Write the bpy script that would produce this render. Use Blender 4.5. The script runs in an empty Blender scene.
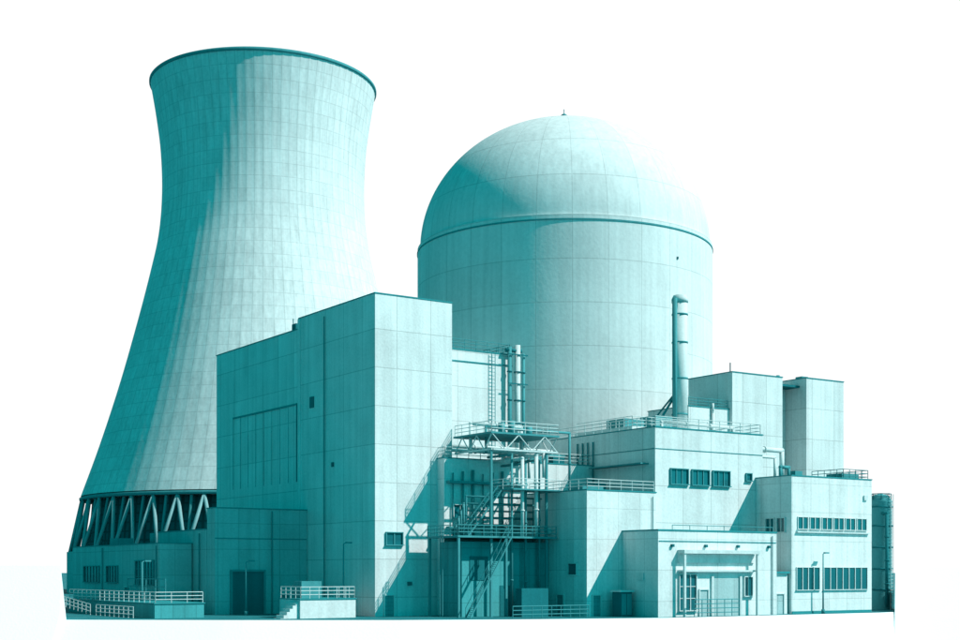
import bpy, bmesh, math, random
from mathutils import Vector, Matrix
random.seed(7)
S = bpy.context.scene
ANG = math.radians(34)          # orientation of the plant grid
ORG = (-11.46, 150.0, 0.0)      # plant datum: corner of the tall turbine hall

# ------------------------------------------------------------------ materials
def newmat(name):
    m = bpy.data.materials.new(name); m.use_nodes = True
    nt = m.node_tree
    b = nt.nodes.get('Principled BSDF')
    return m, nt, b
def N(nt, t, **kw):
    n = nt.nodes.new(t)
    for k, v in kw.items(): setattr(n, k, v)
    return n
def M(nt, op, a, b=None, c=None, clamp=False):
    n = nt.nodes.new('ShaderNodeMath'); n.operation = op; n.use_clamp = clamp
    for i, v in enumerate((a, b, c)):
        if v is None: continue
        if isinstance(v, (int, float)): n.inputs[i].default_value = v
        else: nt.links.new(v, n.inputs[i])
    return n.outputs[0]
def line_mask(nt, coord, period, width, off=0.0):
    """1 on a joint, 0 elsewhere"""
    f = M(nt, 'FRACT', M(nt, 'DIVIDE', M(nt, 'ADD', coord, off + 1000*period), period))
    d = M(nt, 'MULTIPLY', M(nt, 'ABSOLUTE', M(nt, 'SUBTRACT', f, 0.5)), 2.0)   # 1 at joints
    return M(nt, 'GREATER_THAN', d, 1.0 - width/period)

def surf(name, col, kind='plain', jx=4.4, jz=4.2, w=0.10, depth=0.26, rough=0.85, stain=0.17, sc=0.25, grain=4.0, gr=1.5):
    m, nt, b = newmat(name)
    L = nt.links
    tc = N(nt, 'ShaderNodeTexCoord')
    sep = N(nt, 'ShaderNodeSeparateXYZ'); L.new(tc.outputs['Object'], sep.inputs[0])
    x, y, z = sep.outputs
    n1 = N(nt, 'ShaderNodeTexNoise'); n1.inputs['Scale'].default_value = sc; n1.inputs['Detail'].default_value = 6
    n1.inputs['Roughness'].default_value = 0.62
    L.new(tc.outputs['Object'], n1.inputs['Vector'])
    mp = N(nt, 'ShaderNodeMapping'); mp.inputs['Scale'].default_value = (1.3, 1.3, 0.05)
    L.new(tc.outputs['Object'], mp.inputs['Vector'])
    n2 = N(nt, 'ShaderNodeTexNoise'); n2.inputs['Scale'].default_value = 1.0; n2.inputs['Detail'].default_value = 5
    L.new(mp.outputs[0], n2.inputs['Vector'])
    n3 = N(nt, 'ShaderNodeTexNoise'); n3.inputs['Scale'].default_value = grain; n3.inputs['Detail'].default_value = 3
    L.new(tc.outputs['Object'], n3.inputs['Vector'])
    v = M(nt, 'ADD', M(nt, 'MULTIPLY', M(nt, 'SUBTRACT', n1.outputs[0], 0.5), stain*2.2),
          M(nt, 'MULTIPLY', M(nt, 'SUBTRACT', n2.outputs[0], 0.5), stain*2.6))
    v = M(nt, 'ADD', v, M(nt, 'MULTIPLY', M(nt, 'SUBTRACT', n3.outputs[0], 0.5), stain*gr))
    val = M(nt, 'ADD', v, 1.0)
    mask = None; cell = None
    if kind == 'panel':
        sn = N(nt, 'ShaderNodeSeparateXYZ'); L.new(tc.outputs['Normal'], sn.inputs[0])
        ax = M(nt, 'GREATER_THAN', M(nt, 'ABSOLUTE', sn.outputs[0]), 0.5)
        ay = M(nt, 'GREATER_THAN', M(nt, 'ABSOLUTE', sn.outputs[1]), 0.5)
        u = M(nt, 'ADD', M(nt, 'MULTIPLY', x, ay), M(nt, 'MULTIPLY', y, ax))
        side = M(nt, 'MINIMUM', M(nt, 'ADD', ax, ay), 1.0)
        m1 = line_mask(nt, u, jx, w, 0.37*jx)
        m2 = line_mask(nt, z, jz, w, 0.5*jz)
        mask = M(nt, 'MULTIPLY', M(nt, 'MAXIMUM', m1, m2), side)
        cu = M(nt, 'FLOOR', M(nt, 'DIVIDE', M(nt, 'ADD', u, 0.37*jx+1000*jx), jx))
        cz = M(nt, 'FLOOR', M(nt, 'DIVIDE', M(nt, 'ADD', z, 0.5*jz+1000*jz), jz))
    elif kind == 'round':
        th = M(nt, 'ARCTAN2', y, x)
        m1 = line_mask(nt, th, 2*math.pi/jx, w/25.0, 0.01)
        m2 = line_mask(nt, z, jz, w)
        mask = M(nt, 'MAXIMUM', m1, m2)
        cu = M(nt, 'FLOOR', M(nt, 'DIVIDE', M(nt, 'ADD', th, 10*math.pi), 2*math.pi/jx))
        cz = M(nt, 'FLOOR', M(nt, 'DIVIDE', M(nt, 'ADD', z, 1000*jz), jz))
    if mask is not None:
        cb = N(nt, 'ShaderNodeCombineXYZ'); L.new(cu, cb.inputs[0]); L.new(cz, cb.inputs[1])
        wn = N(nt, 'ShaderNodeTexWhiteNoise', noise_dimensions='3D'); L.new(cb.outputs[0], wn.inputs['Vector'])
        val = M(nt, 'ADD', val, M(nt, 'MULTIPLY', M(nt, 'SUBTRACT', wn.outputs[0], 0.5), stain*0.5))
        val = M(nt, 'MULTIPLY', val, M(nt, 'SUBTRACT', 1.0, M(nt, 'MULTIPLY', mask, depth)))
    mx = N(nt, 'ShaderNodeVectorMath', operation='SCALE')
    mx.inputs[0].default_value = col
    L.new(val, mx.inputs['Scale'])
    L.new(mx.outputs[0], b.inputs['Base Color'])
    b.inputs['Roughness'].default_value = rough
    b.inputs['Specular IOR Level'].default_value = 0.06
    bp = N(nt, 'ShaderNodeBump'); bp.inputs['Strength'].default_value = 0.3; bp.inputs['Distance'].default_value = 0.06
    L.new(n3.outputs[0], bp.inputs['Height']); L.new(bp.outputs[0], b.inputs['Normal'])
    return m

mat_wall  = surf('concrete_panels', (0.67, 0.70, 0.70), 'panel')
mat_wall2 = surf('concrete_panels_small', (0.69, 0.72, 0.72), 'panel', jx=3.1, jz=3.4, w=0.08, depth=0.22)
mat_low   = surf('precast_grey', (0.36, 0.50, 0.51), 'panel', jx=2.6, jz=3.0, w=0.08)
mat_shade_clad  = surf('shade_teal_cladding', (0.06, 0.33, 0.35), 'panel', jx=1.3, jz=3.0, w=0.08)  # dark teal puts the court's shade into the annex colour
mat_plain = surf('concrete_plain', (0.67, 0.70, 0.70), 'plain')
mat_tower = surf('tower_concrete', (0.66, 0.69, 0.69), 'round', jx=80, jz=3.1, w=0.18, depth=0.16, stain=0.18, sc=0.07, grain=1.5, gr=1.5)
mat_dome  = surf('containment_concrete', (0.68, 0.71, 0.71), 'round', jx=28, jz=6.1, w=0.14, depth=0.20, stain=0.15, sc=0.10, grain=2.2, gr=1.5)
mat_trim  = surf('coping_metal', (0.03, 0.26, 0.28), rough=0.6, stain=0.1)
mat_dark  = surf('dark_painted_steel', (0.01, 0.16, 0.18), rough=0.6, stain=0.15)
mat_mid   = surf('painted_steel', (0.06, 0.28, 0.30), rough=0.6, stain=0.15)
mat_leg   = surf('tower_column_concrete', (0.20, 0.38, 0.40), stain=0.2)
mat_light = surf('galvanised_steel', (0.58, 0.65, 0.65), rough=0.55, stain=0.15)
mat_door  = surf('door_paint', (0.08, 0.32, 0.34), 'panel', jx=1.0, jz=0.45, w=0.05, depth=0.3, rough=0.6)
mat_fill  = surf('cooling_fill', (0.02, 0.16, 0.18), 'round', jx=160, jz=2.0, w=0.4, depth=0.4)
mat_roof  = surf('roof_membrane', (0.03, 0.20, 0.22), stain=0.2)
mat_ground= surf('added_white_bank', (0.95, 0.95, 0.95), stain=0.01)  # for the added bank and mounds, standing in for blank white ground
mat_yard  = surf('yard_asphalt', (0.02, 0.17, 0.19), stain=0.2)
mg, nt, b = newmat('window_glass')
b.inputs['Base Color'].default_value = (0.01, 0.12, 0.14, 1); b.inputs['Roughness'].default_value = 0.12
mat_glass = mg

# ------------------------------------------------------------------ builder
class Obj:
    """one real-world object: an Empty with mesh parts as children"""
    def __init__(self, name, loc=ORG, rot=ANG):
        self.name = name; self.loc = loc; self.rot = rot; self.parts = {}
    def bm(self, part, mat):
        if part not in self.parts: self.parts[part] = (bmesh.new(), mat)
        return self.parts[part][0]
    def box(self, part, mat, x0, x1, y0, y1, z0, z1, bev=0.0):
        bm = self.bm(part, mat)
        vs = [bm.verts.new((x, y, z)) for z in (z0, z1) for y in (y0, y1) for x in (x0, x1)]
        for f in ((0,2,3,1),(4,5,7,6),(0,1,5,4),(2,6,7,3),(0,4,6,2),(1,3,7,5)):
            bm.faces.new([vs[i] for i in f])
    def tube(self, part, mat, a, b, r, n=8, r2=None, cap=True):
        bm = self.bm(part, mat)
        a = Vector(a); b = Vector(b); d = (b-a)
        if d.length < 1e-6: return
        d.normalize(); r2 = r if r2 is None else r2
        up = Vector((0,0,1)) if abs(d.z) < 0.95 else Vector((1,0,0))
        e = d.cross(up).normalized(); f = d.cross(e)
        A=[];B=[]
        for i in range(n):
            t = 2*math.pi*(i+0.5)/n
            o = e*math.cos(t)+f*math.sin(t)
            A.append(bm.verts.new(a+o*r)); B.append(bm.verts.new(b+o*r2))
        for i in range(n):
            j=(i+1)%n
            fc = bm.faces.new((A[i],A[j],B[j],B[i])); fc.smooth = n>6
        if cap:
            bm.faces.new(A[::-1]); bm.faces.new(B)
    def pipe(self, part, mat, pts, r, n=8):
        for i in range(len(pts)-1):
            a=Vector(pts[i]); b=Vector(pts[i+1])
            self.tube(part, mat, a, b, r, n)
        for p in pts[1:-1]:
            m = bmesh.ops.create_icosphere(self.bm(part, mat), subdivisions=2, radius=r*1.12, matrix=Matrix.Translation(p))
        for i in range(len(pts)-1):
            a=Vector(pts[i]); b=Vector(pts[i+1]); L=(b-a).length; d=(b-a).normalized()
            k=int(L//4)
            for j in range(1,k+1):
                c=a+d*(L*j/(k+1)); self.tube(part, mat, c-d*0.08, c+d*0.08, r*1.4, n)
    def revolve(self, part, mat, prof, n=96, smooth=True, rib=0, ribh=0.0, c=(0,0)):
        bm = self.bm(part, mat); rings=[]
        for (r,z) in prof:
            ring=[]
            for i in range(n):
                t=2*math.pi*i/n
                rr=r+(ribh if rib and i%rib==0 else 0)
                ring.append(bm.verts.new((c[0]+rr*math.cos(t), c[1]+rr*math.sin(t), z)))
            rings.append(ring)
        for a,b2 in zip(rings, rings[1:]):
            for i in range(n):
                j=(i+1)%n
                f=bm.faces.new((a[i],a[j],b2[j],b2[i])); f.smooth=smooth
        return rings
    def rail(self, part, mat, pts, h=1.1, step=1.6, r=0.045, mid=2, toe=False):
        for i in range(len(pts)-1):
            a=Vector(pts[i]); b=Vector(pts[i+1]); L=(b-a).length; k=max(1,round(L/step))
            for j in range(k+1):
                c=a.lerp(b,j/k); self.tube(part, mat, c, c+Vector((0,0,h)), r, 5)
            for q in range(mid+1):
                zz=h*(q+1)/(mid+1)
                self.tube(part, mat, a+Vector((0,0,zz)), b+Vector((0,0,zz)), r, 5)
    def ladder(self, part, mat, x, y, z0, z1, ax='x', w=0.5):
        o = Vector((w/2,0,0)) if ax=='x' else Vector((0,w/2,0))
        c=Vector((x,y,0))
        for s in (-1,1):
            self.tube(part, mat, c+o*s+Vector((0,0,z0)), c+o*s+Vector((0,0,z1)), 0.05, 5)
        z=z0+0.3
        while z<z1:
            self.tube(part, mat, c-o+Vector((0,0,z)), c+o+Vector((0,0,z)), 0.035, 4); z+=0.45
    def stair(self, part, mat, a, b, w=0.9):
        """sloping stair flight running along x between points a and b"""
        a=Vector(a); b=Vector(b); n=max(2,int(abs(b.z-a.z)/0.2)); W=Vector((0,w/2,0)); up=Vector((0,0,1.0))
        for s in (-1,1):
            self.tube(part, mat, a+W*s, b+W*s, 0.09, 5)
            self.tube(part, mat, a+W*s+up, b+W*s+up, 0.04, 5)
            for k in range(5):
                c=a.lerp(b,k/4)+W*s; self.tube(part, mat, c, c+up, 0.035, 5)
        for k in range(n+1):
            c=a.lerp(b,k/n); self.box(part, mat, c.x-0.14, c.x+0.14, c.y-w/2, c.y+w/2, c.z-0.02, c.z+0.02)
    def fbox(self, part, mat, face, pl, a0, a1, z0, z1, out, inn=0.0):
        if face=='F': self.box(part, mat, a0, a1, pl-out, pl-inn, z0, z1)
        else:         self.box(part, mat, pl-out, pl-inn, a0, a1, z0, z1)
    def window(self, face, pl, a0, a1, z0, z1, mull=1, frame=mat_light, t=0.10, dep=0.22, pane=mat_glass, trans=0):
        F=self.fbox
        F('window_glass', pane, face, pl, a0, a1, z0, z1, 0.03, -0.02)
        F('window_frames', frame, face, pl, a0-t, a1+t, z1, z1+t, dep)
        F('window_frames', frame, face, pl, a0-t-0.08, a1+t+0.08, z0-t, z0, dep+0.1)
        F('window_frames', frame, face, pl, a0-t, a0, z0, z1, dep-0.01)
        F('window_frames', frame, face, pl, a1, a1+t, z0, z1, dep-0.01)
        for i in range(1,mull):
            a=a0+(a1-a0)*i/mull
            F('window_frames', frame, face, pl, a-0.05, a+0.05, z0, z1, 0.12)
        for i in range(1,trans+1):
            z=z0+(z1-z0)*i/(trans+1)
            F('window_frames', frame, face, pl, a0, a1, z-0.04, z+0.04, 0.11)
    def door(self, face, pl, a0, a1, z0, z1, mat=mat_door):
        self.fbox('door_leaf', mat, face, pl, a0, a1, z0, z1, 0.04, -0.02)
        self.fbox('door_frame', mat_light, face, pl, a0-0.12, a0, z0, z1, 0.16)
        self.fbox('door_frame', mat_light, face, pl, a1, a1+0.12, z0, z1, 0.16)
        self.fbox('door_frame', mat_light, face, pl, a0-0.12, a1+0.12, z1, z1+0.12, 0.17)
    def block(self, x0, x1, y0, y1, z1, mat=mat_wall, par=0.5, cop=0.12, z0=-0.6, sx=0):
        """walls + parapet + coping + sunken roof"""
        self.box('walls', mat, x0, x1, y0, y1, z0, z1-par)
        w=0.3
        self.box('roof', mat_roof, x0+w+0.005, x1-w-0.005, y0+w+0.005, y1-w-0.005, z1-par, z1-par+0.05)
        self.box('parapet', mat, x0, x1, y0, y0+w, z1-par, z1)
        self.box('parapet', mat, x0, x1, y1-w, y1, z1-par, z1)
        self.box('parapet', mat, x0, x0+w, y0+w, y1-w, z1-par, z1)
        self.box('parapet', mat, x1-w, x1, y0+w, y1-w, z1-par, z1)
        o=0.07
        self.box('coping', mat_trim, x0-o, x1+o, y0-o, y0+w+o, z1, z1+cop)
        self.box('coping', mat_trim, x0-o, x1+o, y1-w-o, y1+o, z1, z1+cop)
        self.box('coping', mat_trim, x0-o, x0+w+o, y0+w+o, y1-w-o, z1, z1+cop)
        self.box('coping', mat_trim, x1-w-o, x1+o, y0+w+o, y1-w-o, z1, z1+cop)
    def done(self):
        e=bpy.data.objects.new(self.name, None); S.collection.objects.link(e)
        e.location=self.loc; e.rotation_euler=(0,0,self.rot)
        for p,(bm,mat) in self.parts.items():
            bmesh.ops.recalc_face_normals(bm, faces=bm.faces)
            me=bpy.data.meshes.new(p); bm.to_mesh(me); bm.free(); me.materials.append(mat)
            o=bpy.data.objects.new(p, me); S.collection.objects.link(o); o.parent=e
        return e

# ------------------------------------------------------------------ ground
# The plant stands on an asphalt yard; its front edge drops as an added white bank, sloped to bounce little light onto the walls,
# and added white mounds of the same kind hide the dark yard on both sides.
def ground():
    edge=[(-4000,140.4),(-42.3,140.4),(-25,139.4),(-8,139.4),(5,141.6),(17,145.2),(21,146.4),(36.5,157.2),(49,165.6),(50.5,167.3),(4000,167.3)]
    def ye(x):
        for (a,b),(c,d) in zip(edge,edge[1:]):
            if x<=c: return b+(d-b)*(x-a)/(c-a)
        return edge[-1][1]
    xs=[-4000,-1500,-600,-300,-200,-150,-110,-80,-60,-50,-45,-42.9,-42.3]+[-40+2*i for i in range(45)]+[50.5,50.52,54,60,70,90,120,160,220,320,600,1500,4000]
    offs=[-1600,-600,-300,-120,-60,-25,-12,-4.5,-2,0,1.5,3,5.0,5.6,8,12,17,26,40,80,150,300,700,2000,6000]
    vs=[];fs=[];mi=[]
    for o in offs:
        for x in xs:
            L=x<-42.6; R=x>50.51; side=L or R
            if o<0: z=max(-4.0,0.9*o)
            else: z=0.0
            if side:
                if -4.5<=o<=5.0: z=-4+9.6*(o+4.5)/9.5
                elif o==5.6: z=5.7
                elif 5<o<17: z=max(0,5.7-(o-5.6)*0.5)
            sk=min(max(o,0),26)*0.30
            skr=min(max(o,-4.5),26)*0.31
            X=x-(sk if x<=-42.2 else 0)+(skr if x>=50.5 else 0)
            vs.append((X,ye(x)+o,z))
    n=len(xs)
    for j in range(len(offs)-1):
        for i in range(n-1):
            fs.append((j*n+i,j*n+i+1,(j+1)*n+i+1,(j+1)*n+i))
            o=0.5*(offs[j]+offs[j+1]); x=0.5*(xs[i]+xs[i+1])
            pale=(-5<o<0) or ((x<-42.3 or x>50.5) and -5<o<5.8)
            mi.append(0 if pale else 1)
    me=bpy.data.meshes.new('ground')
    me.from_pydata(vs,[],fs); me.materials.append(mat_ground); me.materials.append(mat_yard)
    for p,k in zip(me.polygons,mi): p.material_index=k
    o=bpy.data.objects.new('ground',me); S.collection.objects.link(o)
ground()

# ------------------------------------------------------------------ cooling tower
def interp(tab, n):
    out=[]
    P=[tab[0]]+tab+[tab[-1]]
    for i in range(1,len(P)-2):
        p0,p1,p2,p3=P[i-1],P[i],P[i+1],P[i+2]
        for k in range(n):
            t=k/n
            out.append(tuple(0.5*((2*p1[c])+(-p0[c]+p2[c])*t+(2*p0[c]-5*p1[c]+4*p2[c]-p3[c])*t*t+(-p0[c]+3*p1[c]-3*p2[c]+p3[c])*t**3) for c in (0,1)))
    out.append(tab[-1]); return out
T=Obj('cooling_tower',(-53.4,340,0),0.0)
tab=[(43.6,22.8),(39.3,35),(34.6,50),(30.5,65),(27.5,77),(25.4,87),(24.6,97),(24.9,107),(26.0,116),(27.3,123.7)]
prof=interp(tab,5)
T.revolve('shell',mat_tower,prof,n=320,rib=4,ribh=0.05)
T.revolve('shell_inside',mat_tower,[(r-0.9,z) for r,z in prof],n=96)
T.revolve('rim_cornice',mat_mid,[(26.4,123.7),(27.6,123.7),(27.7,123.9),(27.7,124.3),(27.5,124.5),(26.4,124.5),(26.4,123.7)],n=160)
T.revolve('ring_beam',mat_mid,[(42.6,21.8),(43.9,21.8),(44.0,22.4),(43.0,22.8)],n=160)
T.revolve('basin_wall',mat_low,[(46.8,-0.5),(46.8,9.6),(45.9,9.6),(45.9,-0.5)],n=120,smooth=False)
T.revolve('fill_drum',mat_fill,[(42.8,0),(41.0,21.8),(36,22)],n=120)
for i in range(44):
    t0=2*math.pi*i/44; dt=2*math.pi/44*0.5
    top=(43.4*math.cos(t0),43.4*math.sin(t0),21.8)
    for s in (-1,1):
        t1=t0+s*dt
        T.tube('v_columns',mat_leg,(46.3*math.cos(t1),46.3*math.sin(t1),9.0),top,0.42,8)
for i in range(44):
    t1=2*math.pi*(i+0.5)/44
    T.tube('diagonals',mat_mid,(45.4*math.cos(t1),45.4*math.sin(t1),9.0),(43*math.cos(t1),43*math.sin(t1),21.6),0.35,6)
T.done()

# ------------------------------------------------------------------ containment building
D=Obj('reactor_containment_building',(13.15,215,0),0.0)
R=22.9; zr=55.0
D.revolve('cylinder_wall',mat_dome,[(R,-0.5),(R,20),(R,40),(R,zr-0.8)],n=192)
D.revolve('ring_seam',mat_mid,[(R,zr-0.8),(R+0.10,zr-0.8),(R+0.10,zr-0.6),(R+0.0,zr-0.6)],n=192,smooth=False)
D.revolve('ring_girder_band',mat_dome,[(R+0.0,zr-0.6),(R+0.0,zr+0.0),(22.5,zr+0.1)],n=192,smooth=False)
rd=22.5; hd=19.9
D.revolve('dome_shell',mat_dome,[(rd*math.cos(a),zr+0.1+hd*math.sin(a)) for a in [math.pi/2*i/40 for i in range(40)]]+[(0.01,zr+0.1+hd)],n=192)
D.tube('top_vent',mat_mid,(0,0,zr+19.9),(0,0,zr+21.1),0.55,12)
D.tube('top_vent',mat_mid,(0,0,zr+21.1),(0,0,zr+21.6),0.8,12,0.2)
D.tube('lightning_rod',mat_mid,(0,0,zr+21.6),(0,0,zr+22.3),0.07,5)
D.rail('top_rail',mat_mid,[(1.8*math.cos(t),1.8*math.sin(t),zr+19.8) for t in [2*math.pi*i/8 for i in range(9)]],h=0.7,step=2)
for (tx,tz) in ((-48,50.0),(-72,24)):
    t=math.radians(tx); D.box('wall_fittings',mat_dark,R*math.cos(t)-0.12,R*math.cos(t)+0.12,R*math.sin(t)-0.2,R*math.sin(t)+0.2,tz,tz+0.3)
D.done()

# ------------------------------------------------------------------ turbine hall (tall block)
A=Obj('turbine_hall')
A.block(0,10,0,18.5,35.35,par=0.7)
A.block(0.25,10,18.52,43.8,34.2,par=0.6)
A.box('corner_pilaster',mat_plain,-0.12,0.25,18.0,18.6,0,35.3)
A.fbox('panel_recess_frame',mat_mid,'L',0.25,19.4,38.2,25.1,25.3,0.12)
A.fbox('panel_recess_frame',mat_mid,'L',0.25,19.4,19.52,15.8,25.1,0.12)
for i in range(1,9):
    a=19.46+18.8*i/8
    A.fbox('panel_joints',mat_low,'L',0.25,a-0.05,a+0.05,15.8,25.1,0.07)
A.fbox('wall_vent',mat_dark,'L',0,14.5,15.4,24.3,25.6,0.15)
A.fbox('wall_vent',mat_dark,'L',0,9.5,10.0,17.0,17.5,0.12)
A.tube('downpipe',mat_trim,(-0.15,11.7,1),(-0.15,11.7,34.6),0.07,6)
A.tube('roof_antenna',mat_dark,(1,22,34.3),(1,22,36.0),0.07,6)
A.box('roof_antenna_box',mat_dark,0.6,1.3,20.5,21.6,34.35,35.2)
A.window('F',0,1.4,3.4,7.9,9.2,mull=2,frame=mat_mid)
A.door('F',0,1.2,2.3,0,2.3)
A.fbox('wall_lamp',mat_dark,'F',0,4.1,4.5,3.4,3.8,0.4)
A.done()

# ------------------------------------------------------------------ auxiliary building behind with vertical risers
B=Obj('auxiliary_building')
B.block(10.02,24,8,25,31.7,par=0.5)
B.rail('roof_railing',mat_mid,[(10.4,8.2,31.85),(23.8,8.2,31.85),(23.8,14,31.85)],h=1.2)
B.fbox('wall_band',mat_trim,'F',8,10.1,24,30.3,30.42,0.1)
for i,(px,r,zt) in enumerate(((23.2,0.26,32.6),(24.4,0.36,32.9),(25.3,0.2,31.9))):
    B.tube('riser_pipes_light' if i==1 else 'riser_pipes',mat_light if i==1 else mat_mid,(px,7.4,15),(px,7.4,zt),r,12)
    for z in (19,22.5,26,29.5): B.tube('riser_flanges',mat_dark,(px,7.4,z),(px,7.4,z+0.15),r*1.3,12)
for z in (18.5,23.2,28,31.6):
    B.box('riser_brackets',mat_dark,22.8,25.7,6.95,7.02,z,z+0.14)
B.pipe('top_header',mat_dark,[(22.6,7.4,32.2),(25.0,7.4,32.2)],0.22)
B.ladder('ladder',mat_mid,21.0,7.7,17.8,31.8)
B.done()

# ------------------------------------------------------------------ process building
C=Obj('process_building')
C.block(8.0,29.2,-1.5,7.9,17.6,par=0.4,mat=mat_wall2)
C.rail('roof_railing',mat_light,[(8.2,7,17.7),(8.2,-1.3,17.7),(29,-1.3,17.7)],h=1.2)
C.box('lower_annex',mat_shade_clad,7.4,19.1,-6.0,-1.52,-0.5,8.2)  # shade of the pipework court is in this box's colour
C.fbox('annex_door',mat_dark,'F',-6.0,12.4,14.2,0,3.4,0.06)
C.fbox('annex_door',mat_dark,'F',-6.0,15.2,17.6,0,3.0,0.06)
C.fbox('annex_louvre',mat_dark,'F',-6.0,8.4,10.8,4.0,6.6,0.08)
C.window('F',-1.5,9.2,11.0,11.0,12.4,mull=2)
for i in range(7):
    x=9.0+i*1.35
    C.tube('wall_conduits',mat_mid,(x,-1.75,8.9),(x,-1.75,16.0+0.2*(i%3)),0.08+0.04*(i%3),8)
C.fbox('cable_tray',mat_mid,'F',-1.5,8.3,19,14.8,15.1,0.7)
C.fbox('cable_tray',mat_mid,'F',-1.5,8.3,19,9.8,10.0,0.6)
C.pipe('roof_headers',mat_light,[(12,4,17.3),(12,4,19.6),(27,4,19.6),(27,4,17.3)],0.25,10)
C.pipe('roof_headers_dark',mat_mid,[(11,2,17.3),(11,2,18.9),(28.6,2,18.9)],0.2,8)
C.box('roof_fan',mat_mid,20.5,23,0.5,3,17.3,19.2)
C.box('roof_fan_2',mat_dark,24.5,26.2,0.2,1.6,17.3,18.7)
C.done()

P=Obj('pipe_rack_platform')
z=20.0; yf=-7.6
P.box('deck',mat_mid,10.1,19.4,yf-0.1,-0.1,z,z+0.2)
P.rail('railing',mat_light,[(10.2,-0.3,z+0.2),(10.2,yf,z+0.2),(19.3,yf,z+0.2),(19.3,-0.3,z+0.2)],h=1.2,r=0.045)
for x in (10.3,19.2):
    P.box('bottom_chord',mat_light,x-0.09,x+0.09,yf,-0.2,z-1.8,z-1.62)
    ys=[yf+0.1+i*1.46 for i in range(6)]
    for i in range(5):
        P.tube('truss_webs',mat_light,(x,ys[i],z-1.7 if i%2 else z),(x,ys[i+1],z if i%2 else z-1.7),0.07,6)
for i in range(5):
    x0=10.3+i*1.78
    P.tube('truss_webs',mat_light,(x0,yf,z-1.7 if i%2 else z),(x0+1.78,yf,z if i%2 else z-1.7),0.07,6)
P.box('bottom_chord',mat_light,10.41,19.09,yf-0.09,yf+0.09,z-1.8,z-1.62)
for (x,y) in ((10.3,yf+0.2),(17.8,yf+0.2)):
    P.box('columns',mat_mid,x-0.12,x+0.12,y-0.12,y+0.12,0,z-1.8)
for i in range(4):
    P.pipe('bridge_pipes',mat_light,[(10.9+0.1*i,-1.2-1.4*i,18.5),(18.9,-1.2-1.4*i,18.5),(18.9,-1.2-1.4*i,15.6)],0.13+0.05*(i%2),8)
P.pipe('over_pipes',mat_light,[(11.2,-2.0,18.2),(11.2,-2.0,21.6),(18.2,-2.0,21.6),(18.2,-2.0,18.2)],0.2,10)
P.pipe('over_pipes_dark',mat_mid,[(12.2,-3.6,18.2),(12.2,-3.6,21.1),(24.0,-3.6,21.1),(24.0,-3.6,14.0)],0.15,10)
for (x,y,h) in ((13.2,-5.2,1.3),(15.0,-4.6,1.7),(16.8,-5.4,1.1)):
    P.tube('valve_drums',mat_mid,(x,y,z+0.2),(x,y,z+0.2+h),0.4,12)
P.box('mid_deck',mat_mid,5.6,18.9,-8.0,-1.55,8.6,8.8)
P.rail('mid_railing',mat_mid,[(5.7,-1.7,8.8),(5.7,-7.9,8.8),(18.8,-7.9,8.8)],h=1.15,r=0.05)
for (x,y) in ((5.8,-7.8),(5.8,-2),(12,-7.8)):
    P.box('columns',mat_mid,x-0.12,x+0.12,y-0.12,y+0.12,0,8.58)
P.box('upper_mid_deck',mat_mid,12.5,18.9,-8.5,-4.5,13.9,14.05)
P.rail('upper_mid_railing',mat_light,[(12.5,-4.5,14.05),(12.5,-8.45,14.05),(18.8,-8.45,14.05)],h=1.1,r=0.04)
P.stair('stair_flight',mat_mid,(6.2,-9.0,0.0),(11.6,-9.0,8.7))
P.stair('stair_flight',mat_mid,(8.0,-5.9,8.8),(12.4,-5.9,13.9))
for i in range(5):
    x=13.6+i*0.95; r=(0.14,0.2,0.14,0.23,0.12)[i]; y=-6.6-0.7*(i%2)
    zt=17.9-0.45*(i%3)
    if i%2: P.pipe('process_pipes',mat_light,[(x,y,8.8),(x,y,zt),(x,-1.2,zt)],r,10)
    else:   P.pipe('dark_pipes',mat_mid,[(x,y,0.5),(x,y,zt),(x,-1.9,zt)],r,10)
for i in range(5):
    zz=10.2+i*0.75
    P.pipe('cross_pipes',mat_mid,[(8.6,-3.0-0.5*i,9.0),(8.6,-3.0-0.5*i,zz),(18.9,-3.0-0.5*i,zz)],0.11+0.04*(i%2),8)
P.box('switch_cabinets',mat_dark,12.6,16.2,-9.9,-8.8,0,3.1)
P.ladder('ladder',mat_mid,5.4,-5,0,9.8,ax='y')
P.rail('ground_railing',mat_mid,[(8.5,-14.0,0),(18.6,-14.0,0)],h=1.3,step=1.2,r=0.05)
P.done()

# ------------------------------------------------------------------ front service block
E=Obj('service_building')
E.block(19.2,29.18,-12.9,-1.6,13.85,par=0.4,mat=mat_wall2)
E.rail('roof_railing',mat_light,[(19.4,-2,13.95),(19.4,-12.7,13.95),(29.0,-12.7,13.95)],h=1.15,r=0.045)
E.door('F',-12.9,20.0,21.0,0,2.3)
E.window('L',19.2,-11.2,-9.7,4.6,5.8,mull=1)
E.door('L',19.2,-8.8,-7.6,0,2.3)
E.fbox('wall_box',mat_light,'L',19.2,-6.4,-5.2,9.2,9.9,0.5)
E.tube('downpipe',mat_trim,(19.05,-3.2,0),(19.05,-3.2,13.4),0.08,6)
E.tube('downpipe',mat_trim,(28.6,-13.02,0),(28.6,-13.02,13.4),0.05,6)
E.box('roof_unit',mat_mid,22,25,-8.6,-6.2,13.4,14.7)
E.box('roof_unit_2',mat_mid,26,27.5,-6,-4.0,13.4,15.2)
E.done()

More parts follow.
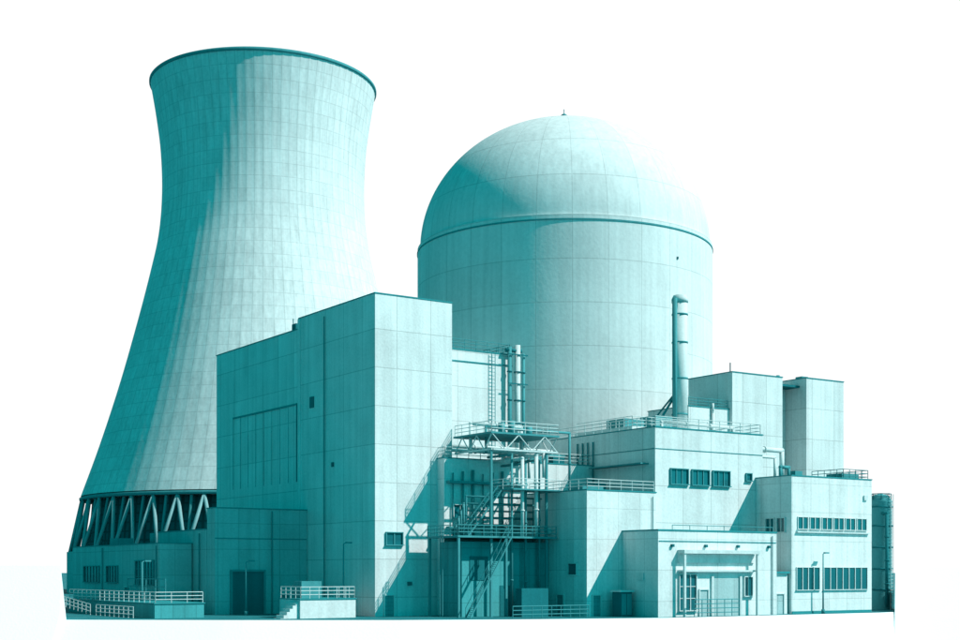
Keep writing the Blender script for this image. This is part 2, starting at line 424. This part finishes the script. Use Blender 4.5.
# ------------------------------------------------------------------ control building
G=Obj('control_building')
G.block(29.3,46.4,-12.6,7,21.35,par=0.5)
G.rail('roof_railing',mat_light,[(29.5,6.8,21.45),(29.5,-12.4,21.45),(46.2,-12.4,21.45),(46.2,-4,21.45)],h=1.2,r=0.045)
G.box('roof_plinth',mat_plain,31.5,44,-6,5,20.95,22.2)
G.rail('plinth_railing',mat_light,[(31.7,4.8,22.2),(31.7,-5.8,22.2),(43.8,-5.8,22.2)],h=1.2,r=0.045)
for i in range(3):
    a=31.6+i*3.3
    G.window('F',-12.6,a,a+2.6,15.0,16.7,mull=3,frame=mat_mid)
G.window('F',-12.6,43.6,44.4,15.8,16.6,mull=1)
G.fbox('wall_band',mat_trim,'F',-12.6,29.35,46.35,18.9,18.97,0.05)
G.fbox('wall_band',mat_trim,'L',29.3,-12.5,6.9,18.9,18.97,0.05)
G.box('roof_duct',mat_mid,32.5,35.5,-3.5,0,22.2,23.4)
G.pipe('roof_pipes',mat_light,[(33,-9.5,21),(33,-9.5,22.4),(44.5,-9.5,22.4),(44.5,-9.5,21)],0.2,8)
G.pipe('elbow_pipe',mat_light,[(44.8,-11.5,19.8),(50.8,-11.5,19.8),(50.8,-11.5,16.4)],0.3,10)
G.pipe('elbow_pipe',mat_light,[(44.8,-11.5,18.9),(49.6,-11.5,18.9),(49.6,-11.5,16.4)],0.18,10)
for i in range(4): G.tube('left_conduits',mat_mid,(29.15,-1.5+i*1.0,13.5),(29.15,-1.5+i*1.0,20.5),0.1,6)
G.fbox('left_canopy',mat_mid,'L',29.3,-11.5,-2,17.2,17.35,1.2)
G.done()

ST=Obj('exhaust_stack')
ST.tube('stack_barrel',mat_light,(42.5,-2.2,21.0),(42.5,-2.2,38.6),0.95,28)
ST.revolve('stack_cap',mat_light,[(0.95,38.6),(1.05,38.6),(1.05,39.0),(0.8,39.5),(0.05,39.7)],n=28,c=(42.5,-2.2))
ST.tube('side_vent_pipe',mat_mid,(41.3,-2.6,21.0),(41.3,-2.6,39.0),0.3,12)
for z in (24.5,29,33.5,37):
    ST.tube('straps',mat_mid,(42.5,-2.2,z),(42.5,-2.2,z+0.18),1.02,28)
ST.tube('stay',mat_mid,(42.5,-2.2,28),(38.5,-1.0,21.5),0.16,8)
ST.tube('stay',mat_mid,(42.5,-2.2,28),(39.5,2.5,21.5),0.12,8)
ST.box('fan_housing',mat_mid,38.2,41.0,-2.6,0.4,22.2,24.2)
ST.done()

# ------------------------------------------------------------------ fuel building (upper right rear)
I=Obj('fuel_handling_building')
I.block(53.7,63.0,0,8.4,31.1,par=0.5)
I.box('recess_wall',mat_wall,63.02,67.6,3.8,8.4,-0.5,30.3)
I.block(67.65,75.1,0,8.4,31.4,par=0.5)
I.block(46.45,53.65,0.5,8.35,26.2,par=0.3)
I.pipe('recess_pipes',mat_mid,[(64.2,3.3,0.5),(64.2,3.3,31.6)],0.35,10)
I.pipe('recess_pipes',mat_mid,[(65.6,3.3,0.5),(65.6,3.3,32.0)],0.25,10)
I.box('recess_gantry',mat_dark,63.05,67.6,1.2,3.7,30.2,30.5)
I.tube('roof_mast',mat_dark,(54.3,1,31.2),(54.3,1,32.5),0.08,6)
I.box('roof_vent',mat_mid,70,71.2,3,4.2,31,32.2)
I.tube('roof_vent_pipe',mat_mid,(47.5,4,26),(47.5,4,32.3),0.2,8)
I.pipe('wall_pipe',mat_light,[(50.5,0.3,26.8),(50.5,0.3,25.6),(50.5,0.3,20)],0.18,8)
I.rail('roof_railing',mat_mid,[(46.6,0.7,26.3),(53.5,0.7,26.3)],h=1.1)
I.done()

# ------------------------------------------------------------------ office building (right)
O=Obj('office_building')
O.block(45.2,59.1,-18.4,-12.65,16.1,par=0.4,mat=mat_wall2)
O.block(46.45,59.1,-12.63,-4,15.2,mat=mat_wall2,par=0.3)
for i in range(6):
    a=46.2+i*2.05
    O.window('F',-18.4,a,a+1.6,9.95,11.3,mull=2,frame=mat_light,dep=0.13,t=0.08)
O.fbox('window_band_sill',mat_light,'F',-18.4,45.9,58.5,9.5,9.65,0.3)
O.window('F',-18.4,46.0,49.8,2.8,5.4,mull=4,frame=mat_light,dep=0.13,t=0.08)
O.window('F',-18.4,50.6,58.2,2.8,5.4,mull=7,frame=mat_light,dep=0.13,t=0.08)
O.fbox('plinth_band',mat_trim,'F',-18.4,45.25,59.0,0.0,0.3,0.08)
O.window('L',45.2,-17.4,-16.2,9.6,11.2,mull=2)
O.window('L',45.2,-15.7,-14.4,9.6,11.2,mull=2)
O.door('L',45.2,-16.4,-15.2,0,2.4)
O.rail('roof_railing',mat_mid,[(54.5,-18.0,16.1),(58.9,-18.0,16.1),(58.9,-13,16.1)],h=1.2,step=1.0)
O.rail('roof_railing',mat_mid,[(54.5,-18.0,16.1),(54.5,-13,16.1)],h=1.2,step=1.0)
O.box('roof_tank',mat_mid,55.4,58.4,-17,-14.5,15.8,16.9)
O.pipe('roof_vent',mat_mid,[(46.9,-15,15.8),(46.9,-15,17.4),(48.3,-15,17.4),(48.3,-15,16)],0.22,8)
O.box('roof_vent_box',mat_mid,48.8,50.0,-15.6,-14.4,15.8,17.0)
O.fbox('wall_sign_box',mat_light,'F',-18.4,57.6,58.2,13.6,14.2,0.2)
O.done()

# ------------------------------------------------------------------ entrance / loading building
F=Obj('gatehouse_building')
fp=24.2; fq=-18.9
F.block(fp,42.2,fq,-12.92,9.35,par=0.35,mat=mat_wall2,cop=0.16)
F.fbox('entrance_canopy',mat_light,'F',fq,27.0,38.5,6.9,7.3,1.1)
F.fbox('canopy_drop_panel',mat_wall2,'F',fq,27.0,38.5,5.9,6.88,0.25)
F.fbox('band',mat_trim,'F',fq,24.3,42.1,8.2,8.28,0.07)
F.window('F',fq,27.2,29.6,0.7,4.6,mull=3,trans=2)
F.door('F',fq,30.2,31.4,0,2.9,mat=mat_low)
F.fbox('roller_shutter',mat_low,'F',fq,32.2,36.2,0,4.2,0.05)
F.fbox('shutter_frame',mat_light,'F',fq,31.9,32.2,0,4.4,0.2)
F.fbox('shutter_frame',mat_light,'F',fq,36.2,36.5,0,4.4,0.2)
F.fbox('fascia',mat_light,'F',fq,27.0,38.5,4.9,5.1,0.6)
F.window('F',fq,37.0,38.2,2.2,4.3,mull=2)
F.box('canopy_posts',mat_light,27.1,27.35,fq-1.0,fq-0.75,0,6.88)
F.box('canopy_posts',mat_light,38.1,38.35,fq-1.0,fq-0.75,0,6.88)
F.box('side_lobby',mat_wall2,42.22,44.9,-18.0,-13,-0.5,4.7)
F.box('side_lobby_roof',mat_trim,42.22,45.0,-18.3,-12.9,4.7,4.95)
F.door('F',-18.0,43.0,44.2,0,2.3)
F.fbox('left_sign',mat_light,'L',fp,-16.6,-15.4,4,4.8,0.12)
F.tube('downpipe',mat_trim,(41.4,fq-0.12,0),(41.4,fq-0.12,9),0.06,6)
F.rail('roof_rail',mat_mid,[(26.5,fq+0.3,9.5),(41.9,fq+0.3,9.5)],h=0.5,mid=0,step=2.4,r=0.04)
for i in range(4): F.fbox('wall_lights',mat_dark,'F',fq,26.0+i*4.9,26.3+i*4.9,7.6,7.9,0.3)
F.done()

FE=Obj('entrance_fence')
FE.rail('fence',mat_mid,[(27.8,-20.7,0),(34.5,-20.7,0)],h=1.9,step=1.1,mid=3,r=0.05)
FE.done()
EQ=Obj('electrical_cabinet')
EQ.box('cabinet',mat_dark,21.9,23.5,-15.4,-14.0,0,2.7)
EQ.box('cabinet_roof',mat_light,21.7,23.7,-15.6,-13.8,2.7,2.9)
EQ.box('cabinet_doors',mat_mid,22.0,22.65,-15.46,-15.41,0.2,2.5)
EQ.box('cabinet_doors',mat_mid,22.75,23.4,-15.46,-15.41,0.2,2.5)
EQ.done()

# ------------------------------------------------------------------ low ancillary buildings at left
K=Obj('workshop_building')
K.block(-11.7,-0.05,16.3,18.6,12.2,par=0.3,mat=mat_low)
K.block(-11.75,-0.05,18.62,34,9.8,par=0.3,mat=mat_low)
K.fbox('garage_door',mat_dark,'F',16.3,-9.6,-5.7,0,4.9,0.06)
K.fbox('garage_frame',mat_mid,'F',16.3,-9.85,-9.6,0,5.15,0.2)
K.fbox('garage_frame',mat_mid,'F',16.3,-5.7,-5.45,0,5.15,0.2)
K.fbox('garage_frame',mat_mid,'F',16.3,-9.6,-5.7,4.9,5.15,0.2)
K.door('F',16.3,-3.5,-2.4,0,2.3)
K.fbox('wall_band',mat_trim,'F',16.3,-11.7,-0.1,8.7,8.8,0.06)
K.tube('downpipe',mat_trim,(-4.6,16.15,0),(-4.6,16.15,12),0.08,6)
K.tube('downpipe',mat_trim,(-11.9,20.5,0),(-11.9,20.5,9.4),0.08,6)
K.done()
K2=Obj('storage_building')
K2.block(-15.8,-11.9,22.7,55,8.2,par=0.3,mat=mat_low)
K2.window('L',-15.8,24.5,30.5,3.4,6.2,mull=6,trans=2,frame=mat_mid)
K2.door('L',-15.8,32.5,34.5,0,3.0)
K2.window('L',-15.8,37,41,3.6,5.6,mull=4,frame=mat_mid)
K2.window('L',-15.8,44,50,3.6,5.6,mull=5,frame=mat_mid)
K2.tube('downpipe',mat_mid,(-15.95,23.6,0),(-15.95,23.6,8),0.08,6)
K2.tube('downpipe',mat_mid,(-15.95,42.6,0),(-15.95,42.6,8),0.08,6)
K2.tube('roof_vent',mat_mid,(-14,30,8),(-14,30,9.6),0.3,8)
K2.box('roof_unit',mat_mid,-14.8,-12.8,40,43,8,9.2)
K2.done()
W=Obj('retaining_wall')
W.box('wall',mat_shade_clad,-22,-16.5,8,37,-0.4,1.5)
W.box('cap',mat_trim,-22.1,-16.4,7.9,37.1,1.5,1.62)
W.rail('handrail',mat_light,[(-21.9,37,1.6),(-21.9,8.1,1.6),(-16.6,8.1,1.6)],h=1.15,r=0.045)
W.rail('ramp_handrail',mat_light,[(-23.6,36,0.9),(-23.6,24,0.0)],h=1.2,r=0.045)
W.rail('ramp_handrail',mat_light,[(-23.6,22,0),(-23.6,10,0)],h=1.2,r=0.045)
W.rail('stair_handrail',mat_mid,[(-18.5,14,1.5),(-18.5,26,1.5)],h=2.6,r=0.05,step=3)
W.done()
DK=Obj('loading_dock')
DK.box('platform',mat_plain,-9.5,-2.9,-0.9,4.0,-0.4,2.0)
DK.box('edge_strip',mat_trim,-9.6,-2.8,-1.0,4.05,2.0,2.1)
DK.rail('railing',mat_light,[(-9.4,3.9,2.1),(-9.4,-0.8,2.1),(-3.0,-0.8,2.1),(-3.0,3.9,2.1)],h=1.2,r=0.045,step=1.1)
for i in range(6): DK.box('steps',mat_plain,-9.5-0.35*(i+1),-9.5-0.35*i,-0.6,1.2,-0.2,2.0-0.33*(i+1)+0.02)
DK.box('generator_box',mat_mid,-8.2,-5.8,1.4,3.4,2.1,3.9)
DK.done()

def lamp(p,q,h,arm=1.4):
    l=Obj('lamp_post')
    l.tube('pole',mat_mid,(p,q,0),(p,q,h),0.11,8,0.07)
    l.tube('base',mat_mid,(p,q,0),(p,q,0.5),0.22,8)
    l.tube('arm',mat_mid,(p,q,h),(p+arm,q,h+0.15),0.06,6)
    l.box('head',mat_mid,p+arm-0.1,p+arm+0.6,q-0.15,q+0.15,h+0.05,h+0.22)
    l.done()
lamp(49.4,-19.4,7.0,0.3)
lamp(-2.0,3.5,8.0,0.4)
lamp(-9.8,12,6.0,0.4)
lamp(-19.5,18.5,6.0,0.4)

TK=Obj('storage_tank')
cx,cy=69.7,-10.9; tr=1.5
TK.revolve('shell',mat_mid,[(tr,-0.3),(tr,14.0),(tr+.05,14.1),(1.0,14.9),(0.05,15.2)],n=32,c=(cx,cy))
for z in (2.5,5.2,8,10.8,13.3): TK.tube('hoops',mat_dark,(cx,cy,z),(cx,cy,z+0.2),tr+.08,32)
TK.ladder('ladder',mat_light,cx+0.2,cy-1.75,0,15.0)
TK.rail('top_rail',mat_dark,[(cx+1.4*math.cos(t),cy+1.4*math.sin(t),14.0) for t in [2*math.pi*i/8 for i in range(9)]],h=1.1,step=2)
TK.pipe('feed_pipes',mat_dark,[(cx-0.9,cy-1.8,0.3),(cx-0.9,cy-1.8,12.5),(cx-0.9,cy-1,12.5)],0.22,8)
TK.done()

# ------------------------------------------------------------------ sun, sky, camera
az=math.radians(16); el=math.radians(44)
sdir=Vector((math.cos(az)*math.cos(el), -math.sin(az)*math.cos(el), math.sin(el)))
sl=bpy.data.lights.new('sun','SUN'); sl.energy=5.0; sl.angle=math.radians(0.5); sl.color=(1.0,0.95,0.92)
so=bpy.data.objects.new('sun',sl); S.collection.objects.link(so)
so.rotation_euler=sdir.to_track_quat('Z','Y').to_euler()
w=bpy.data.worlds.new('World'); S.world=w; w.use_nodes=True
nt=w.node_tree; L=nt.links
bg=nt.nodes['Background']
sky=N(nt,'ShaderNodeTexSky'); sky.sky_type='NISHITA'; sky.sun_disc=False
sky.sun_elevation=el; sky.sun_rotation=math.pi/2+az
bw=N(nt,'ShaderNodeRGBToBW'); L.new(sky.outputs[0],bw.inputs[0])
teal=N(nt,'ShaderNodeVectorMath',operation='SCALE'); teal.inputs[0].default_value=(0.0,1.42,1.56)
L.new(bw.outputs[0],teal.inputs['Scale'])
# white backdrop patch added to the sky behind the plant
tc=N(nt,'ShaderNodeTexCoord')
dp=N(nt,'ShaderNodeVectorMath',operation='DOT_PRODUCT'); L.new(tc.outputs['Generated'],dp.inputs[0]); dp.inputs[1].default_value=(0,0.9806,0.1961)
mr=N(nt,'ShaderNodeMapRange',interpolation_type='SMOOTHSTEP'); L.new(dp.outputs['Value'],mr.inputs[0])
mr.inputs[1].default_value=0.86; mr.inputs[2].default_value=0.91
mx=N(nt,'ShaderNodeMix',data_type='RGBA'); L.new(mr.outputs[0],mx.inputs[0])
L.new(teal.outputs[0],mx.inputs[6]); mx.inputs[7].default_value=(10.5,10.5,10.5,1)
L.new(mx.outputs[2],bg.inputs[0]); bg.inputs[1].default_value=0.1

cd=bpy.data.cameras.new('camera'); co=bpy.data.objects.new('camera',cd); S.collection.objects.link(co)
co.location=(0,0,4.9); co.rotation_euler=(math.radians(90),0,0)
cd.sensor_width=36; cd.lens=1374/960*36; cd.shift_y=(572-320)/960; cd.clip_start=0.5; cd.clip_end=8000
S.camera=co
S.view_settings.view_transform='Standard'; S.view_settings.look='None'; S.view_settings.exposure=0; S.view_settings.gamma=1
